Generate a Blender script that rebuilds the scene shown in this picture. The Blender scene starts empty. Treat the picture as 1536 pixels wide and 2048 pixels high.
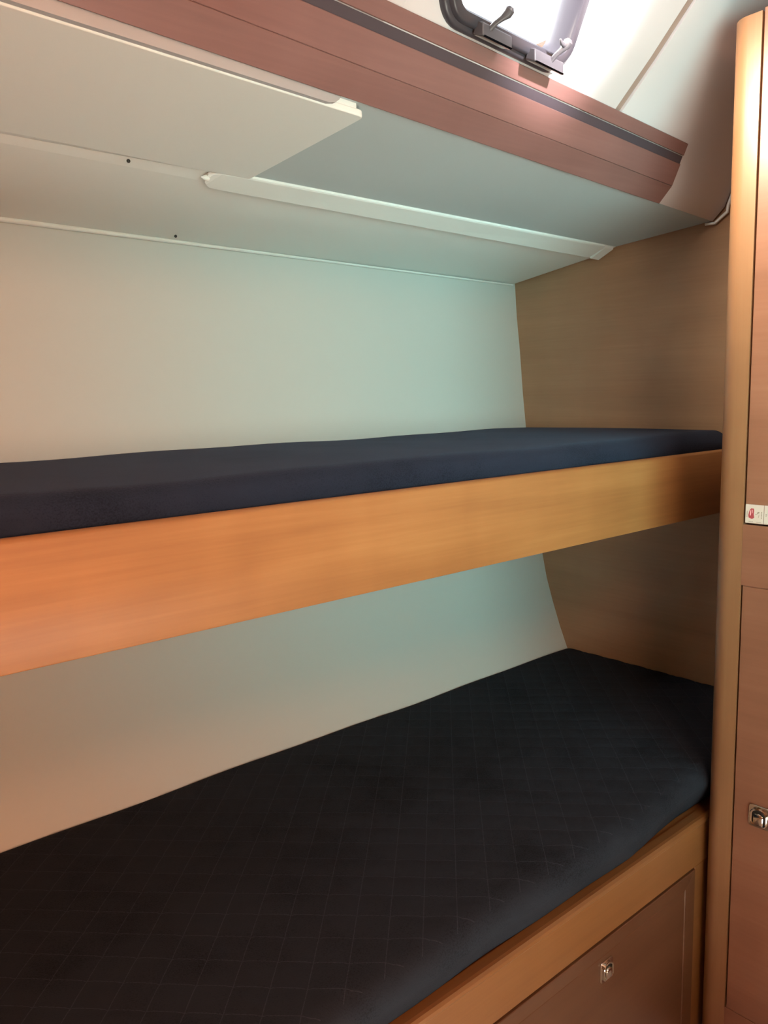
import bpy, bmesh, math, random
from mathutils import Vector, Matrix
random.seed(4)
S = bpy.context.scene
C = S.collection
H = 1.38                                     # camera height above the cabin sole; z below is measured from the camera

# ------------------------------------------------------------------ camera
cam_d = bpy.data.cameras.new('camera'); cam = bpy.data.objects.new('camera', cam_d); C.objects.link(cam)
cam_d.sensor_fit = 'VERTICAL'; cam_d.sensor_height = 36.0; cam_d.lens = 1620 / 2048 * 36.0
cam_d.clip_start = 0.02
MX = ((0.7542881641817774, -0.11026670196725134, 0.6472175985034319),
      (-0.6561027686880353, -0.09048326514844597, 0.7492275593222466),
      (-0.02405249041531082, -0.9897747385972939, -0.14059674441280634))
cam.matrix_world = Matrix(((MX[0][0], -MX[0][1], -MX[0][2], 0), (MX[1][0], -MX[1][1], -MX[1][2], 0),
                           (MX[2][0], -MX[2][1], -MX[2][2], H), (0, 0, 0, 1)))
S.camera = cam

# ------------------------------------------------------------------ world, exposure, lights
w = bpy.data.worlds.new('sky'); S.world = w; w.use_nodes = True
bg = w.node_tree.nodes['Background']; bg.inputs[0].default_value = (0.93, 0.97, 1.0, 1); bg.inputs[1].default_value = 3.0
vs = S.view_settings
S.display_settings.display_device = 'sRGB'
vs.view_transform = 'Standard'; vs.look = 'None'; vs.exposure = 0.0; vs.gamma = 1.0; vs.use_curve_mapping = False

def lamp(name, kind, loc, target, energy, color, size=0.1, size_y=None, spot=None, blend=0.5, spread=None):
    d = bpy.data.lights.new(name, kind); o = bpy.data.objects.new(name, d); C.objects.link(o)
    o.location = (loc[0], loc[1], loc[2] + H)
    if target: o.rotation_euler = (Vector(target) - Vector(loc)).to_track_quat('-Z', 'Y').to_euler()
    d.energy = energy; d.color = color
    if kind == 'AREA':
        d.size = size
        if size_y: d.shape = 'RECTANGLE'; d.size_y = size_y
        if spread: d.spread = spread
    else: d.shadow_soft_size = size
    if kind == 'SPOT': d.spot_size = math.radians(spot); d.spot_blend = blend
    return o
# cool daylight from the far side of the cabin, no opening modelled, falling on the forward half of the hull lining
lamp('far_side_daylight', 'AREA', (0.62, -0.85, 0.02), (1.95, 1.55, 0.06), 9.0, (0.46, 1.0, 0.97), 1.3, 0.6, spread=math.radians(70))
# added warm fill from overhead, no hatch modelled
lamp('overhead_warm_fill', 'AREA', (0.30, -0.45, 0.77), (0.45, 0.35, -0.8), 19, (1, 0.42, 0.23), 0.5, 0.5)
# added fill under the ceiling, brightening the coachroof liner near the wardrobe
lamp('forward_fill', 'AREA', (1.12, 0.66, 0.75), (1.66, 0.96, 0.48), 1.7, (1, 0.93, 0.92), 0.2, 0.2)
# warm cabin lamp to the left
lamp('cabin_lamp', 'AREA', (-0.15, -0.85, -0.10), (0.0, 1.5, -0.15), 9.2, (1, 0.45, 0.23), 0.4, 0.3, spread=math.radians(110))
# added spot inside the cabin, whitening the coachroof side round the portlight
lamp('liner_patch_spot', 'SPOT', (0.95, -0.2, 0.75), (1.175, 0.87, 0.65), 380, (1.0, 0.94, 0.96), 0.03, spot=18, blend=0.9)
# sun through the portlight onto the top of the wardrobe
lamp('wardrobe_sun', 'SPOT', (1.10, 0.82, 0.60), (1.50, 0.62, 0.38), 42, (1.0, 0.90, 0.70), 0.06, spot=88, blend=1.0)
# added spot on the cabin sole, kept pale to bounce light under the deck
lamp('sole_bounce_spot', 'SPOT', (0.55, -0.45, 0.78), (0.62, -0.30, -1.38), 3000, (0.98, 0.92, 0.80), 0.05, spot=26, blend=0.3)
# sky outside the portlight
lamp('portlight_daylight', 'AREA', (1.07, 1.13, 0.72), (1.09, 0.6, 0.38), 14, (1.0, 0.93, 0.86), 0.34, 0.22)

# ------------------------------------------------------------------ materials
def new_mat(name):
    m = bpy.data.materials.new(name); m.use_nodes = True
    nt = m.node_tree; b = nt.nodes['Principled BSDF']
    return m, nt, b
def N(nt, t, **kw):
    n = nt.nodes.new(t)
    for k, v in kw.items(): setattr(n, k, v)
    return n
def plain(name, col, rough=0.5, metal=0.0, bump=0.0, bscale=200, var=0.0):
    m, nt, b = new_mat(name)
    b.inputs['Base Color'].default_value = (*col, 1); b.inputs['Roughness'].default_value = rough; b.inputs['Metallic'].default_value = metal
    tc = N(nt, 'ShaderNodeTexCoord')
    if bump or var:
        no = N(nt, 'ShaderNodeTexNoise'); no.inputs['Scale'].default_value = bscale; no.inputs['Detail'].default_value = 4
        nt.links.new(tc.outputs['Object'], no.inputs['Vector'])
        if bump:
            bp = N(nt, 'ShaderNodeBump'); bp.inputs['Strength'].default_value = bump; bp.inputs['Distance'].default_value = 0.001
            nt.links.new(no.outputs['Fac'], bp.inputs['Height']); nt.links.new(bp.outputs['Normal'], b.inputs['Normal'])
        if var:
            n2 = N(nt, 'ShaderNodeTexNoise'); n2.inputs['Scale'].default_value = 6; n2.inputs['Detail'].default_value = 3
            nt.links.new(tc.outputs['Object'], n2.inputs['Vector'])
            mx = N(nt, 'ShaderNodeMix', data_type='RGBA')
            mx.inputs[6].default_value = (*[c * (1 - var) for c in col], 1); mx.inputs[7].default_value = (*[min(1, c * (1 + var)) for c in col], 1)
            nt.links.new(n2.outputs['Fac'], mx.inputs[0]); nt.links.new(mx.outputs[2], b.inputs['Base Color'])
    return m
def wood(name, c_dark, c_mid, c_light, axis='x', rough=0.38, coat=0.15, freq=1.0):
    m, nt, b = new_mat(name)
    tc = N(nt, 'ShaderNodeTexCoord')
    def noise(long, cross, detail, dist=0.0):
        mp = N(nt, 'ShaderNodeMapping')
        s = [cross * freq] * 3; s['xyz'.index(axis)] = long * freq
        mp.inputs['Scale'].default_value = s
        no = N(nt, 'ShaderNodeTexNoise'); no.inputs['Scale'].default_value = 1.0; no.inputs['Detail'].default_value = detail
        no.inputs['Distortion'].default_value = dist
        nt.links.new(tc.outputs['Object'], mp.inputs['Vector']); nt.links.new(mp.outputs['Vector'], no.inputs['Vector'])
        return no.outputs['Fac']
    broad = noise(1.1, 14, 3, 0.6); fine = noise(5, 170, 4); fig = noise(9, 3.0, 2, 0.3)
    r = N(nt, 'ShaderNodeValToRGB'); e = r.color_ramp.elements
    e[0].position = 0.28; e[0].color = (*c_dark, 1); e[1].position = 0.74; e[1].color = (*c_light, 1)
    k = r.color_ramp.elements.new(0.52); k.color = (*c_mid, 1)
    a1 = N(nt, 'ShaderNodeMath', operation='MULTIPLY'); a1.inputs[1].default_value = 0.52; nt.links.new(broad, a1.inputs[0])
    a2 = N(nt, 'ShaderNodeMath', operation='MULTIPLY_ADD'); a2.inputs[1].default_value = 0.24; nt.links.new(fine, a2.inputs[0]); nt.links.new(a1.outputs[0], a2.inputs[2])
    a3 = N(nt, 'ShaderNodeMath', operation='MULTIPLY_ADD'); a3.inputs[1].default_value = 0.24; nt.links.new(fig, a3.inputs[0]); nt.links.new(a2.outputs[0], a3.inputs[2])
    nt.links.new(a3.outputs[0], r.inputs['Fac']); nt.links.new(r.outputs['Color'], b.inputs['Base Color'])
    bp = N(nt, 'ShaderNodeBump'); bp.inputs['Strength'].default_value = 0.08; bp.inputs['Distance'].default_value = 0.0006
    nt.links.new(fine, bp.inputs['Height']); nt.links.new(bp.outputs['Normal'], b.inputs['Normal'])
    b.inputs['Roughness'].default_value = rough; b.inputs['Coat Weight'].default_value = coat; b.inputs['Coat Roughness'].default_value = 0.25
    return m
def fabric(name, col, sheen, tint, quilt=False):
    m, nt, b = new_mat(name)
    b.inputs['Roughness'].default_value = 0.95; b.inputs['Specular IOR Level'].default_value = 0.1
    b.inputs['Sheen Weight'].default_value = sheen; b.inputs['Sheen Roughness'].default_value = 0.45; b.inputs['Sheen Tint'].default_value = (*tint, 1)
    tc = N(nt, 'ShaderNodeTexCoord')
    no = N(nt, 'ShaderNodeTexNoise'); no.inputs['Scale'].default_value = 420; no.inputs['Detail'].default_value = 3
    nt.links.new(tc.outputs['Object'], no.inputs['Vector'])
    n2 = N(nt, 'ShaderNodeTexNoise'); n2.inputs['Scale'].default_value = 9; n2.inputs['Detail'].default_value = 4
    nt.links.new(tc.outputs['Object'], n2.inputs['Vector'])
    ad = N(nt, 'ShaderNodeMath', operation='ADD'); nt.links.new(no.outputs['Fac'], ad.inputs[0]); nt.links.new(n2.outputs['Fac'], ad.inputs[1])
    r = N(nt, 'ShaderNodeValToRGB'); e = r.color_ramp.elements
    e[0].position = 0.6; e[0].color = (*[c * 0.65 for c in col], 1); e[1].position = 1.35; e[1].color = (*[c * 1.5 for c in col], 1)
    hf = N(nt, 'ShaderNodeMath', operation='MULTIPLY'); hf.inputs[1].default_value = 1.0
    nt.links.new(ad.outputs[0], hf.inputs[0]); nt.links.new(hf.outputs[0], r.inputs['Fac'])
    out = r.outputs['Color']
    if quilt:                                  # pale stitching thread along the quilting seams
        sp = N(nt, 'ShaderNodeSeparateXYZ'); nt.links.new(tc.outputs['Object'], sp.inputs[0])
        fs = []
        for op in ('ADD', 'SUBTRACT'):
            s = N(nt, 'ShaderNodeMath', operation=op); nt.links.new(sp.outputs[0], s.inputs[0]); nt.links.new(sp.outputs[1], s.inputs[1])
            d = N(nt, 'ShaderNodeMath', operation='MULTIPLY_ADD'); d.inputs[1].default_value = 1 / (QS * math.sqrt(2)); d.inputs[2].default_value = 100 - (QA if op == 'ADD' else QB) / QS
            nt.links.new(s.outputs[0], d.inputs[0])
            f = N(nt, 'ShaderNodeMath', operation='PINGPONG'); f.inputs[1].default_value = 0.5; nt.links.new(d.outputs[0], f.inputs[0])
            l = N(nt, 'ShaderNodeMath', operation='LESS_THAN'); l.inputs[1].default_value = 0.014; nt.links.new(f.outputs[0], l.inputs[0]); fs.append(l)
        mxx = N(nt, 'ShaderNodeMath', operation='MAXIMUM'); nt.links.new(fs[0].outputs[0], mxx.inputs[0]); nt.links.new(fs[1].outputs[0], mxx.inputs[1])
        mm = N(nt, 'ShaderNodeMath', operation='MULTIPLY'); nt.links.new(mxx.outputs[0], mm.inputs[0]); nt.links.new(no.outputs['Fac'], mm.inputs[1])
        mx = N(nt, 'ShaderNodeMix', data_type='RGBA'); zt = N(nt, 'ShaderNodeMath', operation='GREATER_THAN'); zt.inputs[1].default_value = H - 0.783; nt.links.new(sp.outputs[2], zt.inputs[0])
        mz = N(nt, 'ShaderNodeMath', operation='MULTIPLY'); nt.links.new(mm.outputs[0], mz.inputs[0]); nt.links.new(zt.outputs[0], mz.inputs[1])
        nt.links.new(mz.outputs[0], mx.inputs[0]); nt.links.new(out, mx.inputs[6])
        mx.inputs[7].default_value = (*[c * 3.4 for c in col], 1); out = mx.outputs[2]
    nt.links.new(out, b.inputs['Base Color'])
    bp = N(nt, 'ShaderNodeBump'); bp.inputs['Strength'].default_value = 0.5; bp.inputs['Distance'].default_value = 0.0015
    nt.links.new(no.outputs['Fac'], bp.inputs['Height']); nt.links.new(bp.outputs['Normal'], b.inputs['Normal'])
    return m
QS = 0.0505; QA = 1.0712; QB = -0.037       # quilting spacing and offsets of its two diagonal families

M_HULL = plain('hull_lining', (0.58, 0.585, 0.55), 0.55, bump=0.05, bscale=350)
M_PANEL = plain('white_panel', (0.87, 0.88, 0.85), 0.45, bump=0.03, bscale=300)
M_VINYL = plain('grey_vinyl', (0.47, 0.52, 0.53), 0.6, bump=0.06, bscale=500)
M_LIP = plain('lip_vinyl', (0.40, 0.385, 0.385), 0.6, bump=0.05, bscale=500)
M_STRIP = plain('strip_white', (0.86, 0.865, 0.83), 0.45, bump=0.03, bscale=300)
M_LINER = plain('liner_vinyl', (0.66, 0.62, 0.63), 0.6, bump=0.06, bscale=500)
M_EDGE = plain('white_edging', (0.82, 0.82, 0.78), 0.35, bump=0.02)
M_JOINT = plain('joint_strip', (0.36, 0.25, 0.21), 0.6, bump=0.02)
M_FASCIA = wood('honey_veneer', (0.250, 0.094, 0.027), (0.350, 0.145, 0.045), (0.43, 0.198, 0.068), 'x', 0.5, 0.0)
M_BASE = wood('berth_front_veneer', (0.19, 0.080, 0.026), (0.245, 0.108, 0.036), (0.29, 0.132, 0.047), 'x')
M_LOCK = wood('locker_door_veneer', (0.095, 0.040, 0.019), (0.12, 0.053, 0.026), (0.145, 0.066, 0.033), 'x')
M_BULK = wood('bulkhead_veneer', (0.30, 0.16, 0.085), (0.36, 0.20, 0.11), (0.42, 0.24, 0.135), 'y')
M_DOOR = wood('reddish_veneer', (0.20, 0.080, 0.045), (0.25, 0.104, 0.060), (0.295, 0.130, 0.078), 'y')
M_POST = wood('post_veneer', (0.225, 0.102, 0.046), (0.265, 0.126, 0.058), (0.31, 0.155, 0.074), 'z')
M_BEAM = wood('beam_veneer', (0.18, 0.086, 0.077), (0.222, 0.110, 0.099), (0.26, 0.135, 0.122), 'x', 0.42)
M_INLAY = plain('inlay_strip', (0.065, 0.05, 0.062), 0.5, bump=0.05)
M_NAVY_U = fabric('upper_cover', (0.0135, 0.0170, 0.0290), 0.10, (0.6, 0.68, 1.0))
M_NAVY_L = fabric('lower_cover', (0.0150, 0.0182, 0.0250), 0.0, (0.6, 0.72, 1.0), True)
M_CHROME = plain('chrome', (0.60, 0.58, 0.52), 0.12, 1.0, bump=0.02)
M_DARK = plain('dark_recess', (0.02, 0.018, 0.015), 0.6, bump=0.02)
M_FRAME = plain('portlight_frame', (0.055, 0.05, 0.06), 0.30, bump=0.03)
M_KNOB = plain('dog_plastic', (0.10, 0.09, 0.10), 0.35, bump=0.02)
M_PAPER = plain('label_paper', (0.60, 0.51, 0.44), 0.6, bump=0.02)
M_RED = plain('label_red', (0.36, 0.05, 0.06), 0.6, bump=0.02)
M_PINK = plain('label_pink', (0.80, 0.42, 0.42), 0.6, bump=0.02)
M_INK = plain('label_ink', (0.30, 0.24, 0.18), 0.6, bump=0.02)
M_FLOOR = plain('pale_sole', (0.72, 0.76, 0.74), 0.6, bump=0.05, bscale=300)
M_SCREW = plain('dark_screw', (0.03, 0.028, 0.025), 0.4, bump=0.02)
m, nt, b = new_mat('portlight_acrylic')
nt.nodes.remove(b)
tr = N(nt, 'ShaderNodeBsdfTransparent'); tr.inputs[0].default_value = (0.93, 0.95, 0.97, 1)
gl = N(nt, 'ShaderNodeBsdfGlossy'); gl.inputs['Roughness'].default_value = 0.03
mix = N(nt, 'ShaderNodeMixShader'); mix.inputs[0].default_value = 0.05
nt.links.new(tr.outputs[0], mix.inputs[1]); nt.links.new(gl.outputs[0], mix.inputs[2]); nt.links.new(mix.outputs[0], nt.nodes['Material Output'].inputs[0])
M_ACRYL = m

# ------------------------------------------------------------------ mesh helpers
def V(p): return Vector((p[0], p[1], p[2] + H))
def obj(name, bm, mat, parent=None, smooth=False, bevel=0.0, seg=2):
    bmesh.ops.recalc_face_normals(bm, faces=bm.faces)
    me = bpy.data.meshes.new(name)
    off = Vector((0, 0, 0))
    if parent:
        p = parent
        while p: off += p.location; p = p.parent
    for v in bm.verts: v.co = v.co - off
    bm.to_mesh(me); bm.free(); me.materials.append(mat)
    o = bpy.data.objects.new(name, me); C.objects.link(o)
    if parent: o.parent = parent
    if bevel:
        md = o.modifiers.new('bevel', 'BEVEL'); md.width = bevel; md.segments = seg; md.limit_method = 'ANGLE'; md.angle_limit = math.radians(40)
    if smooth or bevel:
        for f in me.polygons: f.use_smooth = True
        try: me.set_sharp_from_angle(angle=math.radians(45))
        except Exception: pass
    return o
def tag(o, label, cat, group=None):
    o['label'] = label; o['category'] = cat
    if group: o['group'] = group
    return o
def struct(name, bm, mat, parent=None, **kw):
    o = obj(name, bm, mat, parent, **kw); o['kind'] = 'structure'; return o
def thing(name, label, cat, loc):
    o = bpy.data.objects.new(name, None); o.empty_display_size = 0.05; C.objects.link(o)
    o.location = V(loc); return tag(o, label, cat)
def loft(loops, cap=True, closed=True, bm=None):
    bm = bm or bmesh.new()
    R = [[bm.verts.new(V(p)) for p in L] for L in loops]
    n = len(R[0])
    for a, b in zip(R, R[1:]):
        for i in range(n if closed else n - 1):
            j = (i + 1) % n
            bm.faces.new((a[i], a[j], b[j], b[i]))
    if cap and closed:
        bm.faces.new(R[0]); bm.faces.new(list(reversed(R[-1])))
    return bm
def box(a, b, bm=None):
    (x0, y0, z0), (x1, y1, z1) = a, b
    return loft([[(x0, y0, z0), (x0, y1, z0), (x0, y1, z1), (x0, y0, z1)], [(x1, y0, z0), (x1, y1, z0), (x1, y1, z1), (x1, y0, z1)]], bm=bm)
def slab(quad, depth, bm=None):              # a plate: four corners of the seen face, thickness away along 'depth'
    d = Vector(depth); back = [tuple(Vector(p) + d) for p in quad]
    return loft([quad, back], bm=bm)
def rrect(cx, cy, hw, hh, r, n=6):
    pts = []
    for (sx, sy, a0) in ((1, 1, 0), (-1, 1, 90), (-1, -1, 180), (1, -1, 270)):
        for k in range(n + 1):
            a = math.radians(a0 + 90 * k / n)
            pts.append((cx + sx * (hw - r) + r * math.cos(a), cy + sy * (hh - r) + r * math.sin(a)))
    return pts
def frame3(o, r, u):
    o, r, u = Vector(o), Vector(r).normalized(), Vector(u).normalized(); n = r.cross(u)
    return lambda a, b, c=0.0: tuple(o + r * a + u * b + n * c)
def tube(path, rad, n=10, bm=None):
    bm = bm or bmesh.new(); loops = []
    for i, p in enumerate(path):
        p = Vector(p); a = Vector(path[max(i - 1, 0)]); b = Vector(path[min(i + 1, len(path) - 1)])
        t = (b - a).normalized(); s = t.cross(Vector((0.13, 0.2, 1))).normalized(); q = t.cross(s)
        rr = rad[i] if isinstance(rad, (list, tuple)) else rad
        loops.append([tuple(p + (s * math.cos(2 * math.pi * k / n) + q * math.sin(2 * math.pi * k / n)) * rr) for k in range(n)])
    return loft(loops, bm=bm)

# ------------------------------------------------------------------ lines that the joinery follows (x runs along the berths)
XL = -0.75
def Ln(y2, z2, dy, dz, x0=2.0): return lambda x, oy=0.0, oz=0.0: (x, y2 + dy * (x - x0) + oy, z2 + dz * (x - x0) + oz)
A = Ln(1.671, 0.332, 0.0, -0.0124)           # hull lining meets deckhead
Cl = Ln(1.366, 0.376, 0.0, -0.0150)
D = Ln(1.310, 0.388, 0.0, -0.0084)
E_ = Ln(1.018, 0.413, 0.05, -0.0187, 1.716)   # beam bottom edge
F_ = Ln(0.987, 0.445, 0.05, -0.0225, 1.716)  # beam ridge
T_ = Ln(0.951, 0.525, 0.05, -0.0235, 1.716)  # beam top edge

# ------------------------------------------------------------------ large structure
hp = [(1.682, 0.60), (1.671, 0.332), (1.664, 0.235), (1.652, 0.134), (1.640, 0.0), (1.628, -0.102), (1.607, -0.25), (1.585, -0.38), (1.562, -0.496), (1.545, -0.57),
      (1.522, -0.64), (1.494, -0.714), (1.467, -0.776), (1.42, -0.87), (1.35, -1.0), (1.22, -1.18), (1.05, -1.38)]
fp = hp + [(y + 0.05, z - 0.015) for y, z in reversed(hp)]
struct('wall_back', loft([[(x, y, z) for y, z in fp] for x in (XL, 0.2, 1.1, 2.0)]), M_HULL, smooth=True)
struct('wall_right', box((2.0, -1.7, -1.38), (2.05, 1.80, 1.0)), M_BULK)
struct('wall_left', box((XL - 0.05, -1.7, -1.38), (XL, 1.80, 1.0)), M_BULK)
struct('wall_front', box((XL, -1.75, -1.38), (2.05, -1.7, 1.0)), M_BULK)
struct('floor', box((XL - 0.05, -1.75, -1.43), (2.05, 1.8, -1.38)), M_FLOOR)
ceil = struct('ceiling', box((XL, -1.7, 0.80), (2.0, 0.685, 0.84)), M_LINER)
XE = 1.992
# deckhead panel between hull and strip
struct('deckhead_panel', loft([[A(x, 0, 0.002), Cl(x), D(x, 0, 0.003), D(x, 0, 0.03), A(x, 0, 0.03)] for x in (XL, XE)]), M_PANEL, ceil)
# recessed vinyl underside
struct('underside_liner', loft([[D(x, -0.0005, 0.0035), E_(x, 0.004, 0.004), E_(x, 0.02, 0.03), D(x, 0, 0.04)] for x in (XL, 0.6, XE)]), M_VINYL, ceil)
# facet beside the beam and coachroof side up to the deck
def roof_profile(x):
    t = T_(x)
    pts = [E_(x, 0.003, 0.003), F_(x, 0.004, 0.001), (x, t[1] + 0.006, t[2] + 0.0)]
    for k in (0.07, 0.14, 0.20, 0.26): pts.append((x, t[1] - k, t[2] + k * 1.037))
    pts.append((x, t[1] - 0.30, t[2] + 0.288))
    return pts
def shell(xs, i0, i1, th=0.02):
    loops = []
    for x in xs:
        p = roof_profile(x)[i0:i1 + 1]
        loops.append(p + [(x, y + th, z + th) for x_, y, z in reversed(p)])
    return loft(loops)
# everything right of the transverse joint, then the facet behind the beam, then the part over the portlight
struct('coachroof_liner', shell((1.444, 1.6, 1.716, 1.85, XE), 0, 7), M_LINER, ceil, smooth=True)
struct('coachroof_liner', shell((XL, 0.3, 1.444), 0, 2), M_LINER, ceil)
struct('joint_batten', shell((1.4215, 1.4435), 2, 7, 0.012), M_JOINT, ceil).location = (0, 0.004, 0.004)
# pocket round the portlight: liner left, right and above the cut-out
PU0, PU1 = 0.845, 1.285
bm = shell((XL, PU0), 2, 7); 
struct('coachroof_liner', bm, M_LINER, ceil)
struct('coachroof_liner', shell((PU1, 1.421), 2, 7), M_LINER, ceil)
struct('coachroof_liner', shell((PU0, PU1), 5, 7), M_LINER, ceil)
# bright edging of the lining where it meets the bulkhead
edge = [E_(1.990, 0.02, -0.001), E_(1.990, -0.004, -0.003), F_(1.990, -0.004, -0.012), F_(1.990, -0.006, 0.004)] + [tuple(Vector(p) + Vector((0, -0.004, -0.003))) for p in roof_profile(1.990)[2:5]]
struct('edging', tube(edge, 0.004, 8), M_EDGE, ceil, smooth=True)

# side deck above the berths, unseen, added to block lamp light leaking onto the hull
struct('side_deck', loft([[(x, T_(x)[1] + 0.015, T_(x)[2] - 0.02), (x, 1.90, T_(x)[2] - 0.02), (x, 1.90, T_(x)[2] + 0.01), (x, T_(x)[1] + 0.045, T_(x)[2] + 0.01)] for x in (XL - 0.05, 2.05)]), M_LINER, ceil)

# portlight in its pocket: plane tilted 67 degrees, bottom on the beam's top edge
ua = (Vector(T_(2.0)) - Vector(T_(1.0))).normalized()
ang = math.radians(67); v0 = Vector((0, -math.cos(ang), math.sin(ang))); va = (v0 - ua * ua.dot(v0)).normalized()
P0 = Vector(T_(1.0)) + Vector((0, 0.004, 0.0))
W = frame3(P0, ua, va)                       # a along, b up, c towards the cabin
na = ua.cross(va)
sgn = 1 if na.y < 0 else -1
Wf = lambda a, b, c=0.0: W(a, b, sgn * c)
FC, FH = 0.066, 0.166
def wall_with_hole():
    bm = bmesh.new()
    hole = rrect(FC, 0.098, FH - 0.012, 0.082, 0.045)
    out = []
    x0, x1, y0, y1 = PU0 - 1.0 - 0.03, PU1 - 1.0 + 0.03, -0.03, 0.26
    for a, b in hole:                        # project hole points outward on the rectangle
        dx, dy = a - FC, b - 0.098
        s = min(((x1 - FC) / dx) if dx > 1e-9 else ((x0 - FC) / dx if dx < -1e-9 else 9e9), ((y1 - .098) / dy) if dy > 1e-9 else ((y0 - .098) / dy if dy < -1e-9 else 9e9))
        out.append((FC + dx * s, .098 + dy * s))
    L = [[Wf(a, b, 0) for a, b in out], [Wf(a, b, 0) for a, b in hole], [Wf(a, b, -0.02) for a, b in hole], [Wf(a, b, -0.02) for a, b in out]]
    return loft(L, cap=False)
struct('coachroof_side', wall_with_hole(), M_LINER, ceil)
for xs in (PU0, PU1):                        # pocket cheeks
    p = roof_profile(xs); q = [Wf(xs - 1.0, b, -0.004) for b in (0.26, 0.13, 0.0)]
    f = [p[2], p[3], p[4], p[5]] + q
    s = -0.008 if xs == PU0 else 0.008
    struct('pocket_cheek', loft([f, [(x + s, y, z) for x, y, z in f]]), M_LINER, ceil)
p0, p1 = roof_profile(PU0)[5], roof_profile(PU1)[5]
struct('pocket_head', slab([p0, p1, Wf(PU1 - 1, 0.262, -0.01), Wf(PU0 - 1, 0.262, -0.01)], (0, 0.0, 0.012)), M_LINER, ceil)

win = bpy.data.objects.new('window_1', None); C.objects.link(win); win.location = V(Wf(FC, 0.0, 0)); win['kind'] = 'structure'
def ring(cx, cy, prof, r, n=8):              # prof: list of (inset, height) round the section
    L = []
    for ins, h in prof:
        hw, hh = FH - ins, 0.092 - ins
        L.append([Wf(a, b, h) for a, b in rrect(cx, cy, hw, hh, max(r - ins, 0.012), n)])
    L.append(L[0]); return L
bm = loft(ring(FC, 0.097, [(0.0, 0.0), (0.0, 0.007), (0.003, 0.011), (0.009, 0.012), (0.010, 0.018), (0.014, 0.021), (0.026, 0.020), (0.029, 0.016), (0.030, -0.03), (0.012, -0.03), (0.012, 0.0)], 0.055), cap=False)
bmesh.ops.remove_doubles(bm, verts=bm.verts, dist=1e-5)
struct('window_frame', bm, M_FRAME, win, smooth=True)
struct('pane', loft([[Wf(a, b, h) for a, b in rrect(FC, 0.097, FH - 0.028, 0.092 - 0.028, 0.03, 8)] for h in (-0.014, -0.020)]), M_ACRYL, win)
def dog(u0, u1, v0, v1, ku, tilt, lean):
    b = box((0, 0, 0), (1, 1, 1)); 
    for v in b.verts:
        a, bb, c = v.co.x, v.co.y, v.co.z - H
        v.co = V(Wf(u0 + (u1 - u0) * a, v0 + (v1 - v0) * bb, 0.016 + 0.022 * c * (1 - 0.35 * bb)))
    o = struct('hinge_block', b, M_KNOB, win, bevel=0.002)
    kp = [(ku, v0 + .008, 0.028), (ku + lean * .25, v1 + 0.004, 0.036), (ku + lean * .6, v1 + 0.012, 0.042), (ku + lean, v1 + 0.020, 0.046), (ku + lean * 1.1, v1 + 0.026, 0.048), (ku + lean * 1.15, v1 + 0.030, 0.049)]
    struct('locking_knob', tube([Wf(*p) for p in kp], [0.0045, 0.004, 0.0045, 0.0075, 0.0078, 0.004], 12), M_KNOB, o, smooth=True)
    if tilt:
        struct('knob_wing', tube([Wf(ku + lean, v1 + 0.018, 0.046), Wf(ku - 0.008, v1 + 0.020, 0.047), Wf(ku - 0.014, v1 + 0.024, 0.047)], [0.004, 0.0035, 0.0015], 8), M_KNOB, o, smooth=True)
    # bright lip under the block
    struct('hinge_lip', slab([Wf(u0 + .002, v0 - .001, .037), Wf(u1 - .002, v0 - .001, .037), Wf(u1 - .002, v0 + .0015, .040), Wf(u0 + .002, v0 + .0015, .040)], na * (-0.02 * sgn)), M_CHROME, o)
dog(-0.022, 0.050, 0.008, 0.026, -0.004, False, 0.012)
dog(0.110, 0.192, 0.008, 0.026, 0.158, True, 0.006)

# hull to deckhead bead
struct('trim_1', tube([A(x, -0.004, -0.002) for x in (XL, 0, 0.7, 1.3, 1.985)], [0.0062, 0.0058, 0.0048, 0.0032, 0.0025], 10), M_EDGE, smooth=True)
# raised cover strip on the deckhead
def strip_loop(x, g=0.0, t=0.007):
    c, d = Vector(Cl(x)), Vector(D(x)); m_ = (c + d) / 2; e = (c - d) / 2 * (1 - g); dn = Vector((0, -0.12, -0.99))
    return [tuple(m_ + e + dn * -0.003), tuple(m_ + e + dn * (t + .003)), tuple(m_ + e * .93 + dn * (t + .005)), tuple(m_ - e * .9 + dn * (t * .35)), tuple(m_ - e + dn * (t * .1)), tuple(m_ - e + dn * -0.003)]
t2 = struct('trim_2', loft([strip_loop(0.758, 0.72, 0.004), strip_loop(0.764, 0.45, 0.006), strip_loop(0.776, 0.06), strip_loop(0.80), strip_loop(1.3), strip_loop(1.935), strip_loop(1.945, 0.05, 0.006)]), M_STRIP)
struct('end_tip', tube([tuple((Vector(Cl(x)) + Vector(D(x))) / 2 + Vector((0, 0, -0.004))) for x in (0.748, 0.754, 0.762)], [0.001, 0.0045, 0.006], 8), M_EDGE, t2, smooth=True)
struct('end_piece', loft([strip_loop(1.948, 0.1, 0.010), strip_loop(1.985, 0.1, 0.010)]), M_STRIP, t2)
# dark screw heads on the deckhead
for (x, y) in ((0.607, 1.311), (0.868, 1.672)):
    pt = (x, 1.322, 0.393) if y < 1.5 else (0.843, 1.630, 0.348)
    bm = bmesh.new(); bmesh.ops.create_uvsphere(bm, u_segments=10, v_segments=6, radius=0.0032)
    for v in bm.verts: v.co = v.co + V(pt)
    struct('screw', bm, M_SCREW, ceil, smooth=True)

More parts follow.
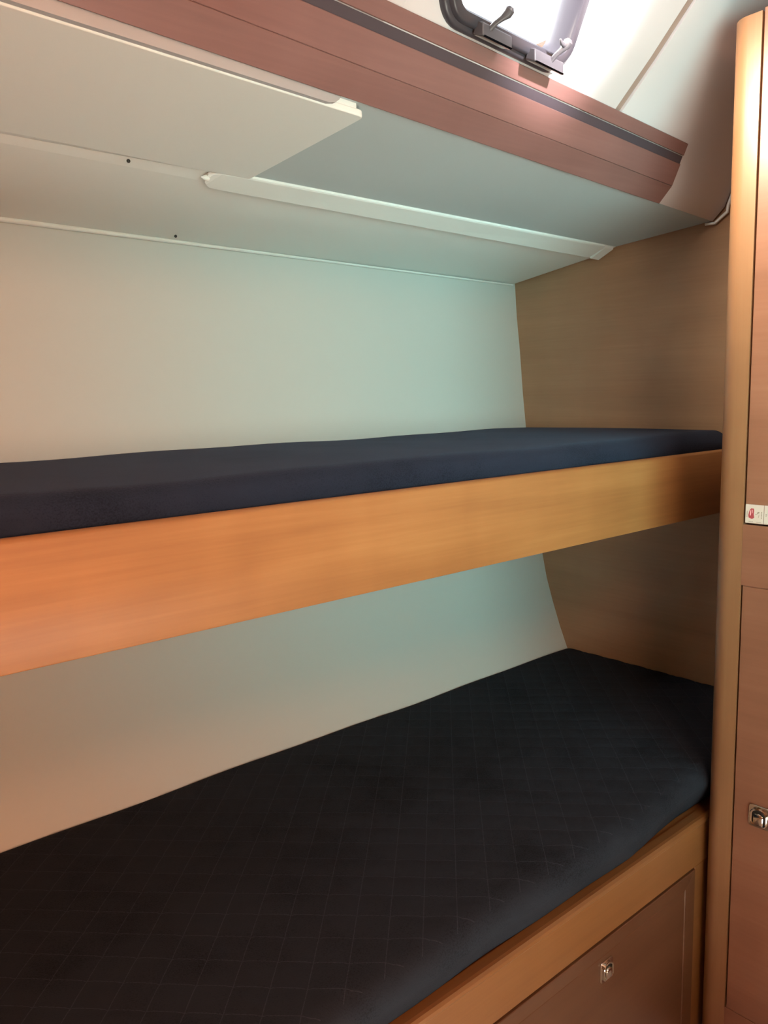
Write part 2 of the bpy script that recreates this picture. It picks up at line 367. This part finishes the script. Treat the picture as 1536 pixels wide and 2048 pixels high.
# ------------------------------------------------------------------ overhead beam
beam = thing('overhead_beam', 'reddish brown wooden beam with a dark inlaid stripe below the bright portlight', 'beam', E_(0.5))
xa, xe = XL + 0.005, 1.716
def mixp(f, p, q): return tuple(Vector(p) * (1 - f) + Vector(q) * f)
pr = 0.004
def sec(x, f0, f1, push=0.0):                # a band of the upper face between fractions f0..f1
    a, b_ = mixp(f0, F_(x), T_(x)), mixp(f1, F_(x), T_(x)); d = Vector((0, 0.010, 0.005)); p = Vector((0, push, 0))
    return [tuple(Vector(a) + p), tuple(Vector(b_) + p), tuple(Vector(b_) + d), tuple(Vector(a) + d)]
XS = (xa, 0.4, 1.1, xe)
XB = (xa, 0.5, 1.2, xe)
def lower_loop(x):
    e, f = Vector(E_(x)), Vector(F_(x)); d = Vector((0, 0.004, 0.0045))
    return [tuple(e), tuple(f), tuple(f + Vector((0, 0.009, 0.003))), tuple(e + Vector((0, 0.002, 0.007)))]
obj('lower_board', loft([lower_loop(x) for x in XB]), M_BEAM, beam, bevel=0.0012)
obj('face_board', loft([sec(x, 0.0, 0.525) for x in XB]), M_BEAM, beam, bevel=0.0012)
o = obj('inlay_strip', loft([sec(x, 0.53, 0.715, 0.003) for x in XB]), M_INLAY, beam); o['label'] = 'dark grey inlaid stripe'
obj('top_board', loft([sec(x, 0.72, 1.0) for x in XB]), M_BEAM, beam, bevel=0.0012)

# ------------------------------------------------------------------ overhead box panel at upper left
pan = thing('overhead_panel', 'flat white removable panel under the deck, left of the long raised strip', 'panel', (0.3, 1.14, 0.40))
fl = lambda x: (x, 0.9838 + 0.046 * (x - 0.83), 0.4165 - 0.012 * (x - 0.83))
bl = lambda x: (x, 1.314, 0.3955 - 0.0125 * (x - 0.83))
def panel_loop():
    xr = 0.832; pts = []
    for k in range(7):                        # rounded front right corner
        a = math.radians(-90 + 90 * k / 6); r = 0.012
        f = fl(xr); pts.append((xr - r + r * math.cos(a), f[1] + r + r * math.sin(a), f[2] - (r + r * math.sin(a)) * 0.0637))
    bq = bl(xr); pts += [(xr, bq[1] - 0.004, bq[2]), (xr - 0.006, bq[1], bq[2])]
    pts += [bl(XL + 0.02), fl(XL + 0.02)]
    return pts
L0 = panel_loop()
obj('panel_board', loft([L0, [(x, y, z + 0.010) for x, y, z in L0]]), M_PANEL, pan, bevel=0.002)
def lip_loop(x, g=0.0):
    z0 = 0.419 - 0.0129 * (x - 0.777) + g
    e = E_(x); y = e[1] + 0.0030
    return [(x, y, z0), (x, y, e[2] + 0.003), (x, y + 0.009, e[2] + 0.003), (x, y + 0.009, z0)]
o = obj('front_lip', loft([lip_loop(XL + 0.02), lip_loop(0.3), lip_loop(0.755), lip_loop(0.768, 0.003), lip_loop(0.776, 0.009), lip_loop(0.780, 0.02)]), M_LIP, pan); o['label'] = 'grey lip along the inner edge'
obj('panel_edge', loft([[(x, fl(x)[1] + .001, fl(x)[2] + .009), (x, fl(x)[1] + .001, fl(x)[2] + .026), (x, fl(x)[1] + .016, fl(x)[2] + .026), (x, fl(x)[1] + .016, fl(x)[2] + .009)] for x in (XL + 0.02, 0.815)]), M_PANEL, pan)

# ------------------------------------------------------------------ upper berth
ub = thing('upper_berth', 'upper bunk shelf with a tall honey coloured wooden lee board', 'bunk', (0.6, 1.28, -0.302))
def fascia_loop(x):
    pts = [(0.950, -0.302 + .002), (0.950, -0.1535)]
    for k in range(1, 6):
        a = math.radians(180 - 36 * k * 1.0); pts.append((0.9610 + 0.011 * math.cos(a), -0.1535 + 0.0065 * math.sin(a)))
    pts += [(0.972, -0.302 + .002), (0.970, -0.302), (0.952, -0.302)]
    return [(x, y, z) for y, z in pts]
obj('lee_board', loft([fascia_loop(x) for x in (XL + .01, 1.992)]), M_FASCIA, ub, smooth=True)
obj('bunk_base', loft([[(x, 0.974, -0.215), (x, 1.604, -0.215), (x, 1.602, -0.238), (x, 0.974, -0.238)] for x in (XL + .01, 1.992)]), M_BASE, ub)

def mattress(name, label, mat, yf, zb, zt, yb, ybb, x0, x1, dx, ny, r, quilt, uc):
    # profile: bottom back -> bottom front -> rounded front -> top -> back
    prof = [(ybb, zb), (yf + uc + 0.010, zb), (yf + uc + 0.003, zb + 0.003), (yf + uc, zb + 0.008), (yf + 0.002, zt - r - 0.004)]
    na_ = 8
    for k in range(1, na_ + 1):
        a = math.radians(180 - 90 * k / na_); prof.append((yf + r + r * math.cos(a), zt - r + r * math.sin(a)))
    i_top = len(prof) - 1
    y = yf + r; n = ny
    for k in range(1, n + 1):
        prof.append((y + (yb - 0.012 - y) * k / n, zt))
    prof += [(yb - 0.003, zt - 0.003), (yb, zt - 0.010)]
    nx = max(2, int((x1 - x0) / dx)); verts = []; faces = []; m_ = len(prof)
    for i in range(nx + 1):
        x = x0 + (x1 - x0) * i / nx
        for j, (yy, zz) in enumerate(prof):
            dz = 0.0; dy = 0.0
            wob = 0.0015 * math.sin(x * 7.3 + 1.2) + 0.001 * math.sin(x * 17 + yy * 9)
            if j >= 5: dz += wob
            if 2 <= j <= 12: dy += 0.002 * math.sin(x * 9.0) + 0.0012 * math.sin(x * 23 + 0.5)
            if quilt and 1 <= j <= 13: dy -= 0.013 * min(1.0, max(0.0, (1.47 - x) / 0.2))
            if quilt and 7 <= j <= m_ - 3:
                for q, o_ in (((x + yy) / 1.41421356, QA), ((x - yy) / 1.41421356, QB)):
                    d = abs(((q - o_) / QS + 100.5) % 1.0 - 0.5) * QS
                    dz -= 0.0016 * math.exp(-(d / 0.0055) ** 2)
                dz += 0.0006
            verts.append(V((x, yy + dy, zz + dz)))
    for i in range(nx):
        for j in range(m_):
            k = (j + 1) % m_
            faces.append((i * m_ + j, i * m_ + k, (i + 1) * m_ + k, (i + 1) * m_ + j))
    faces.append(tuple(range(m_))); faces.append(tuple(reversed(range(nx * m_, nx * m_ + m_))))
    bm = bmesh.new(); me = bpy.data.meshes.new('t'); me.from_pydata(verts, [], faces); bm.from_mesh(me); bpy.data.meshes.remove(me)
    o = obj(name, bm, mat, smooth=True); return tag(o, label, 'mattress')
mattress('bunk_mattress', 'plain dark navy mattress lying on the upper bunk behind its lee board', M_NAVY_U, 0.976, -0.213, -0.103, 1.622, 1.600, -0.72, 1.990, 0.05, 30, 0.038, False, 0.012)
mattress('bunk_mattress', 'wide dark navy mattress with diamond quilting on the lower bunk', M_NAVY_L, 0.764, -0.879, -0.776, 1.462, 1.41, -0.72, 1.990, 0.006, 116, 0.036, True, 0.034)

# ------------------------------------------------------------------ lower berth base
lb = thing('berth_base', 'brown wooden locker front below the lower bunk with one chrome latch', 'cabinet', (0.8, 1.0, -1.38))
obj('berth_top', loft([[(x, 0.795, -0.885), (x, 1.40, -0.885), (x, 1.39, -0.905), (x, 0.795, -0.905)] for x in (XL + .01, 1.99)]), M_BASE, lb)
def rail_loop(x):
    pts = [(0.771, -0.982), (0.771, -0.8965), (0.7690, -0.8955), (0.7675, -0.893), (0.7685, -0.887), (0.772, -0.8825), (0.777, -0.881), (0.793, -0.881), (0.793, -0.984), (0.7725, -0.984)]
    return [(x, y, z) for y, z in pts]
obj('rail', loft([rail_loop(x) for x in (XL + .01, 1.99)]), M_BASE, lb)
obj('stile', box((1.500, 0.7725, -1.379), (1.99, 0.793, -0.9845)), M_BASE, lb, bevel=0.001)
obj('stile', box((0.12, 0.7725, -1.379), (0.20, 0.793, -0.9845)), M_BASE, lb, bevel=0.001)
# door: moulded border sloping to a flat field
def door_quad(ins, y): return [(0.204 + ins, y, -0.9875 - ins), (1.4965 - ins, y, -0.9875 - ins), (1.4965 - ins, y, -1.372 + ins), (0.204 + ins, y, -1.372 + ins)]
ins1, ins2 = 0.002, 0.034
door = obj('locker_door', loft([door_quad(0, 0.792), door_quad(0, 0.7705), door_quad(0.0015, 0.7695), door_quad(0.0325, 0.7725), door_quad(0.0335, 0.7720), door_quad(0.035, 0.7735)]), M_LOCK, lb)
obj('side_panel', box((XL + .01, 0.7725, -1.379), (0.118, 0.793, -0.9845)), M_BASE, lb)

def latch(origin, right, up, parent, s=1.0):
    Lf = frame3(origin, right, up)
    def R(hw, hh, r, h, cy=0.0): return [Lf(a * s, b_ * s, h) for a, b_ in rrect(0, cy, hw, hh, r, 6)]
    def arch(hw, hb, ht, h, n=14):            # straight bottom, round top
        pts = [(hw * 0.8, -hb), (-hw * 0.8, -hb), (-hw, -hb + hw * 0.35)]
        for k in range(n + 1):
            a = math.pi - math.pi * k / n; pts.append((hw * math.cos(a), ht - hw * 0.75 + hw * 0.75 * math.sin(a)))
        pts.append((hw, -hb + hw * 0.35))
        return [Lf(a * s, b_ * s, h) for a, b_ in pts]
    prof = [R(0.021, 0.0225, 0.006, 0.0003), R(0.021, 0.0225, 0.006, 0.002), R(0.0200, 0.0215, 0.0055, 0.0032)]
    plate = obj('latch_plate', loft(prof), M_CHROME, parent, smooth=True); plate['label'] = 'chrome latch plate'
    rg = obj('latch_ring', loft([arch(0.0165, 0.017, 0.0185, 0.003), arch(0.0165, 0.017, 0.0185, 0.0065), arch(0.0150, 0.0155, 0.017, 0.0075), arch(0.0125, 0.0135, 0.0145, 0.0065), arch(0.0118, 0.013, 0.0138, 0.0034)], cap=False), M_CHROME, parent, smooth=True)
    obj('latch_slot', loft([arch(0.0120, 0.0132, 0.014, 0.0034), arch(0.0120, 0.0132, 0.014, 0.0036)]), M_DARK, parent)  # dark sheet coloured in for the shade inside the slot
    tg = obj('latch_tongue', loft([arch(0.0095, 0.0145, 0.0085, 0.0037), arch(0.0095, 0.0145, 0.0085, 0.0075), arch(0.0082, 0.013, 0.0072, 0.0088)]), M_CHROME, parent, smooth=True)
latch((1.181, 0.7735, -1.053), (1, 0, 0), (0, 0, 1), door, 0.92)

# ------------------------------------------------------------------ wardrobe
wr = thing('wardrobe', 'tall reddish wooden wardrobe with a rounded corner post at the right', 'wardrobe', (1.75, 0.2, -1.38))
def post_loop(z):
    pts = [(1.99, 0.759), (1.99, 0.735), (1.53, 0.700), (1.500, 0.700), (1.500, 0.724)]
    for k in range(1, 9):
        a = math.radians(180 - 90 * k / 8); pts.append((1.535 + 0.035 * math.cos(a), 0.724 + 0.035 * math.sin(a)))
    return [(x, y, z) for x, y in pts]
obj('corner_post', loft([post_loop(z) for z in (-1.379, -0.4, 0.648)]), M_POST, wr, smooth=True)
ZT = 0.652
ud = obj('upper_door', box((1.5, -0.30, -0.2515), (1.52, 0.6965, ZT)), M_DOOR, wr, bevel=0.0015)
obj('middle_rail', box((1.5005, -0.30, -0.3720), (1.52, 0.6998, -0.2545)), M_DOOR, wr)
ld = obj('lower_door', box((1.5, -0.30, -1.2625), (1.52, 0.6965, -0.3725)), M_DOOR, wr, bevel=0.0015)
obj('plinth', box((1.5005, -0.30, -1.379), (1.52, 0.6998, -1.2630)), M_DOOR, wr)
obj('carcass', box((1.53, -0.30, -1.379), (1.98, 0.695, ZT - 0.004)), M_DARK, wr)
latch((1.5, 0.645, -0.823), (0, -1, 0), (0, 0, 1), ld, 1.0)

# two small paper stickers low on the upper door
def sticker(y0, y1, first):
    st = obj('sticker', box((1.4992, y1, -0.2505), (1.4998, y0, -0.2155)), M_PAPER, wr); st['label'] = 'small cream paper sticker with red picture' if first else 'second cream paper sticker at the picture edge'
    Lf = frame3((1.4992, (y0 + y1) / 2, -0.233), (0, -1, 0), (0, 0, 1))
    def flat(name, pts, mat, h):
        obj(name, loft([[Lf(a, b_, 0.0001) for a, b_ in pts], [Lf(a, b_, h) for a, b_ in pts]]), mat, st)
    if first:
        flat('red_vest', [(-0.0105, -0.0075), (-0.0115, -0.003), (-0.0100, 0.004), (-0.0080, 0.0085), (-0.0060, 0.0105), (-0.0012, 0.0102), (-0.0008, 0.006), (-0.0012, -0.001), (-0.0002, -0.0065), (-0.0025, -0.0088), (-0.0055, -0.0095), (-0.0080, -0.0082)], M_RED, 0.00025)
        flat('vest_opening', [(-0.0083, -0.003), (-0.0078, 0.006), (-0.0066, 0.007), (-0.0062, 0.001), (-0.0068, -0.0035)], M_PINK, 0.0004)
        flat('vest_opening', [(-0.0046, 0.003), (-0.0050, 0.0085), (-0.0036, 0.0075), (-0.0034, 0.001)], M_PINK, 0.0004)
        flat('sketch_mark', [(0.0045, 0.0015), (0.0062, 0.0045), (0.0088, 0.0048), (0.0096, 0.0015), (0.0085, 0.0030), (0.0066, 0.0005)], M_INK, 0.00025)
        flat('sketch_mark', [(0.0012, -0.0005), (0.0055, 0.0008), (0.0056, 0.0000), (0.0014, -0.0013)], M_INK, 0.00025)
        flat('sketch_mark', [(0.0070, -0.0062), (0.0084, -0.0005), (0.0090, -0.0010), (0.0078, -0.0064)], M_INK, 0.00025)
        for (cx, cz, hw, hh) in ((-0.0138, -0.0005, 0.0008, 0.006), (0.0132, -0.0010, 0.0008, 0.007), (-0.0060, -0.0146, 0.0042, 0.0005), (0.0085, -0.0150, 0.0042, 0.0005)):
            n = 5
            for k in range(n):
                if hw > hh: c0 = cx - hw + 2 * hw * k / n; flat('print_line', [(c0, cz - hh), (c0 + 1.5 * hw / n, cz - hh), (c0 + 1.5 * hw / n, cz + hh), (c0, cz + hh)], M_INK, 0.0002)
                else: c0 = cz - hh + 2 * hh * k / n; flat('print_line', [(cx - hw, c0), (cx + hw, c0), (cx + hw, c0 + 1.5 * hh / n), (cx - hw, c0 + 1.5 * hh / n)], M_INK, 0.0002)
    else:
        for k in range(3): flat('print_line', [(-0.0145, 0.001 - 0.002 * k), (-0.0120, 0.001 - 0.002 * k), (-0.0120, 0.002 - 0.002 * k), (-0.0145, 0.002 - 0.002 * k)], M_INK, 0.0002)
sticker(0.6955, 0.6615, True)
sticker(0.6605, 0.6265, False)
